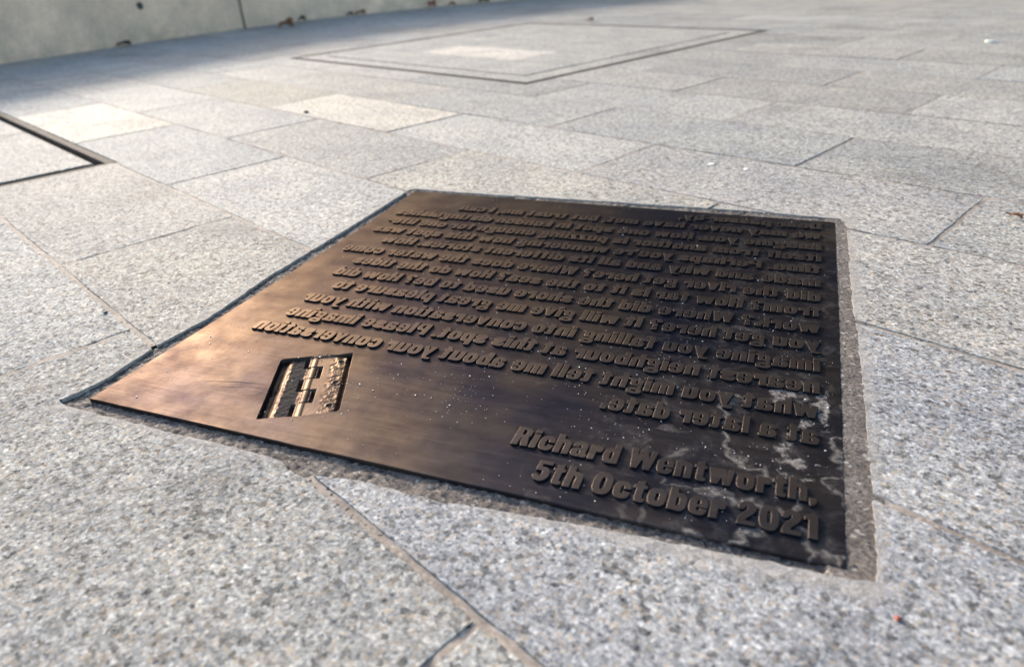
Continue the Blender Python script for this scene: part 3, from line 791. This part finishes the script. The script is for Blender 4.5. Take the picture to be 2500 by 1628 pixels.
def g_pl(k):
    while True:
        u, v = rnd.uniform(5, 595), rnd.uniform(5, 595)
        pr = (.25+.75*(u/600))*(.35 if v > 330 else 1)*max(.05, .5+1.6*noise.noise((u*.014, v*.014, 40)))
        if rnd.random() < pr: break
    r = min(.0009, .00018*math.exp(abs(rnd.gauss(0, .55))))
    x, y = P2W(u, v); return x, y, -.0004+r*.4, r
scatter('grit', 1250, g_pl, M_GRIT, 'tiny pale grains of sand lying over the bronze plate between the letters', 'grit')
def stone(name, x, y, r, mat, label, cat, flat=.6):
    me = blob(r, int(abs(x*1000)), 2, flat); me.name = name; o = link(name, me, mat, None, (x, y, r*flat*.6)); o.data.shade_smooth(); tag(o, label, cat); return o
def G2(px, py):
    """ground point seen at a photo pixel (worked out once from the camera above)"""
    f = 1718.76; Rm = cam.matrix_world.to_3x3(); d = Rm @ Vector(((px-1250)/f, -(py-814)/f, -1)); return d.x/-d.z*.32, d.y/-d.z*.32
x, y = G2(258, 764); stone('pebble', x, y, .0022, M_STONE, 'small dark pebble on the slab left of the plaque, below the joint', 'pebble')
x, y = G2(748, 276); stone('pebble', x, y, .006, M_STONE, 'dark pebble on the pale slab beyond the plaque', 'pebble')
x, y = G2(2419, 104); stone('stone_chip', x, y, .014, M_CHIP, 'whitish crumb on the paving at the top right', 'chip', .3)
x, y = G2(1738, 402); stone('stone_chip', x, y, .006, M_CHIP, 'left of two flat white flecks on the slab beyond the plaque', 'chip', .12)
x, y = G2(1822, 414); stone('stone_chip', x, y, .005, M_CHIP, 'right of two flat white flecks on the slab beyond the plaque', 'chip', .12)
x, y = G2(2192, 1512); stone('bark_crumb', x, y, .0018, M_LEAFR, 'tiny reddish crumb on the front slab at the bottom right', 'crumb')

def leaf(px, py, L, W, h, rz, mat, label, curl=1.0):
    x, y = G2(px, py)
    while inside((x, y), wallpoly) or dist_poly((x, y), wallpoly) < W*.55: x, y = x*.995, y*.995       # rests against the wall, not in it
    n, m = 12, 6; v, f = [], []
    for i in range(n+1):
        t = i/n; wd = W*(math.sin(math.pi*min(1, t*1.02))**.7)*(1+.18*math.sin(t*17))
        for j in range(m+1):
            s = j/m*2-1
            v.append(((t-.5)*L, s*wd/2, .002+h*(s*s*curl*.8+ .5*math.sin(t*4+s)+.5)*(.4+.6*t)))
    for i in range(n):
        for j in range(m): q = i*(m+1)+j; f.append((q, q+1, q+m+2, q+m+1))
    root = link('fallen_leaf', mesh('fallen_leaf', v, f, True), mat, None, (x, y, 0)); root.rotation_euler.z = rz
    md = root.modifiers.new('s', 'SOLIDIFY'); md.thickness = .0008
    vs, fs = tube([((-.5-.28*k/5)*L, .002*math.sin(k), .004+.002*k/5) for k in range(6)], .001); link('leaf_stalk', mesh('leaf_stalk', vs, fs, True), mat, root)
    tag(root, label, 'leaf', 'dead leaves blown on to the paving'); return root
leaf(700, 72, .085, .065, .040, R(70), M_LEAF, 'big curled brown leaf at the foot of the stone wall, right of its joint')
leaf(738, 55, .05, .04, .026, R(40), M_LEAFD, 'dark crumpled leaf just behind the big curled brown leaf')
leaf(880, 34, .07, .045, .022, R(60), M_LEAF, 'brown leaf half in shade at the wall foot, second from the wall joint')
leaf(855, 36, .05, .035, .018, R(20), M_LEAFD, 'dark leaf beside the second brown leaf at the wall foot')
leaf(1055, 15, .06, .05, .04, R(80), M_LEAFR, 'dark red leaf at the wall foot near the top edge of the picture')
leaf(1104, 17, .06, .05, .022, R(10), M_LEAF, 'dull brown leaf right of the dark red leaf at the wall foot')
leaf(1182, 6, .09, .06, .028, R(75), M_LEAFD, 'blackish leaf at the wall foot, farthest to the right')
leaf(303, 112, .07, .05, .018, R(60), M_LEAFD, 'flat dark brown leaf at the foot of the left wall block')
leaf(1441, 55, .03, .03, .014, R(30), M_LEAF, 'small orange leaf lying alone on the far edge of the square cover')
leaf(2478, 536, .016, .011, .005, R(-20), M_LEAF, 'small orange brown leaf at the right edge of the picture')
# unseen trees added above the frame so the plate mirrors dark crowns
M_FOL = plain('tree_leaves', (.045, .065, .028), .8, 0, .5, 3); M_BARK = plain('bark', (.09, .07, .055), .9, 0, .3, 8, .01)
def tree(x, y, h, seed, label):
    q = random.Random(seed); root = tag(empty('added_tree', (x, y, -.03)), label, 'tree', 'trees added out of view beyond the far side of the paving')
    v, f = tube([(0.1*math.sin(k), .1*math.cos(k*1.3), h*.62*k/7) for k in range(8)], .2, 8)
    tr = link('trunk', mesh('trunk', v, f, True), M_BARK, root)
    v, f = [], []
    for k in range(5200):
        while True:
            p = Vector((q.uniform(-1, 1), q.uniform(-1, 1), q.uniform(-1, 1)))
            if p.length < 1: break
        p = Vector((p.x*h*.40, p.y*h*.36, h*.60+p.z*h*.42))
        if noise.noise(p*.8+Vector((seed, 0, 0))) < -.28: continue
        a = Vector((q.gauss(0, 1), q.gauss(0, 1), q.gauss(0, 1))).normalized(); b = a.orthogonal().normalized(); c = a.cross(b); s_k = q.uniform(.10, .22); n0 = len(v)
        v += [p+b*s_k, p+c*s_k*.7, p-b*s_k, p-c*s_k*.7]; f.append((n0, n0+1, n0+2, n0+3))
    link('crown', mesh('crown', v, f), M_FOL, root)
for k, (tx, ty, th) in enumerate([(-7.4, 9.8, 9), (-4.6, 10.2, 9), (-1.2, 9.0, 9.5), (2.2, 8.2, 9), (5.6, 6.6, 9.5),]):
    tree(tx, ty, th, 11+k, 'leafy tree added beyond the paving to darken the plaque reflection, %s of five outside the picture' % ('leftmost', 'second from the left', 'middle one', 'fourth from the left', 'rightmost')[k])
# cast socket in the wall
p, nn = at(js-1.0)
best = None
for k in range(200):
    q, n2 = at(js-2.0+k*.01); z = None
    # ray through pixel (342, 15)
    f = 1718.76; d = cam.matrix_world.to_3x3() @ Vector(((342-1250)/f, -(15-814)/f, -1)); t = q.x/d.x
    e = abs(d.y*t-q.y)
    if best is None or e < best[0]: best = (e, q.copy(), n2.copy(), .32+d.z*t)
_, q, n2, zz = best
bm = bmesh.new(); bmesh.ops.create_cone(bm, cap_ends=True, segments=16, radius1=.018, radius2=.018, depth=.006); me = bpy.data.meshes.new('wall_socket'); bm.to_mesh(me); bm.free()
o = link('wall_socket', me, M_STONE, wall, (q.x+4.4-n2.x*.001, q.y-2.1-n2.y*.001, zz)); o.rotation_euler = Vector((n2.x, n2.y, 0)).to_track_quat('Z', 'Y').to_euler()
print('slabs', n_s, 'letters', len(letters))
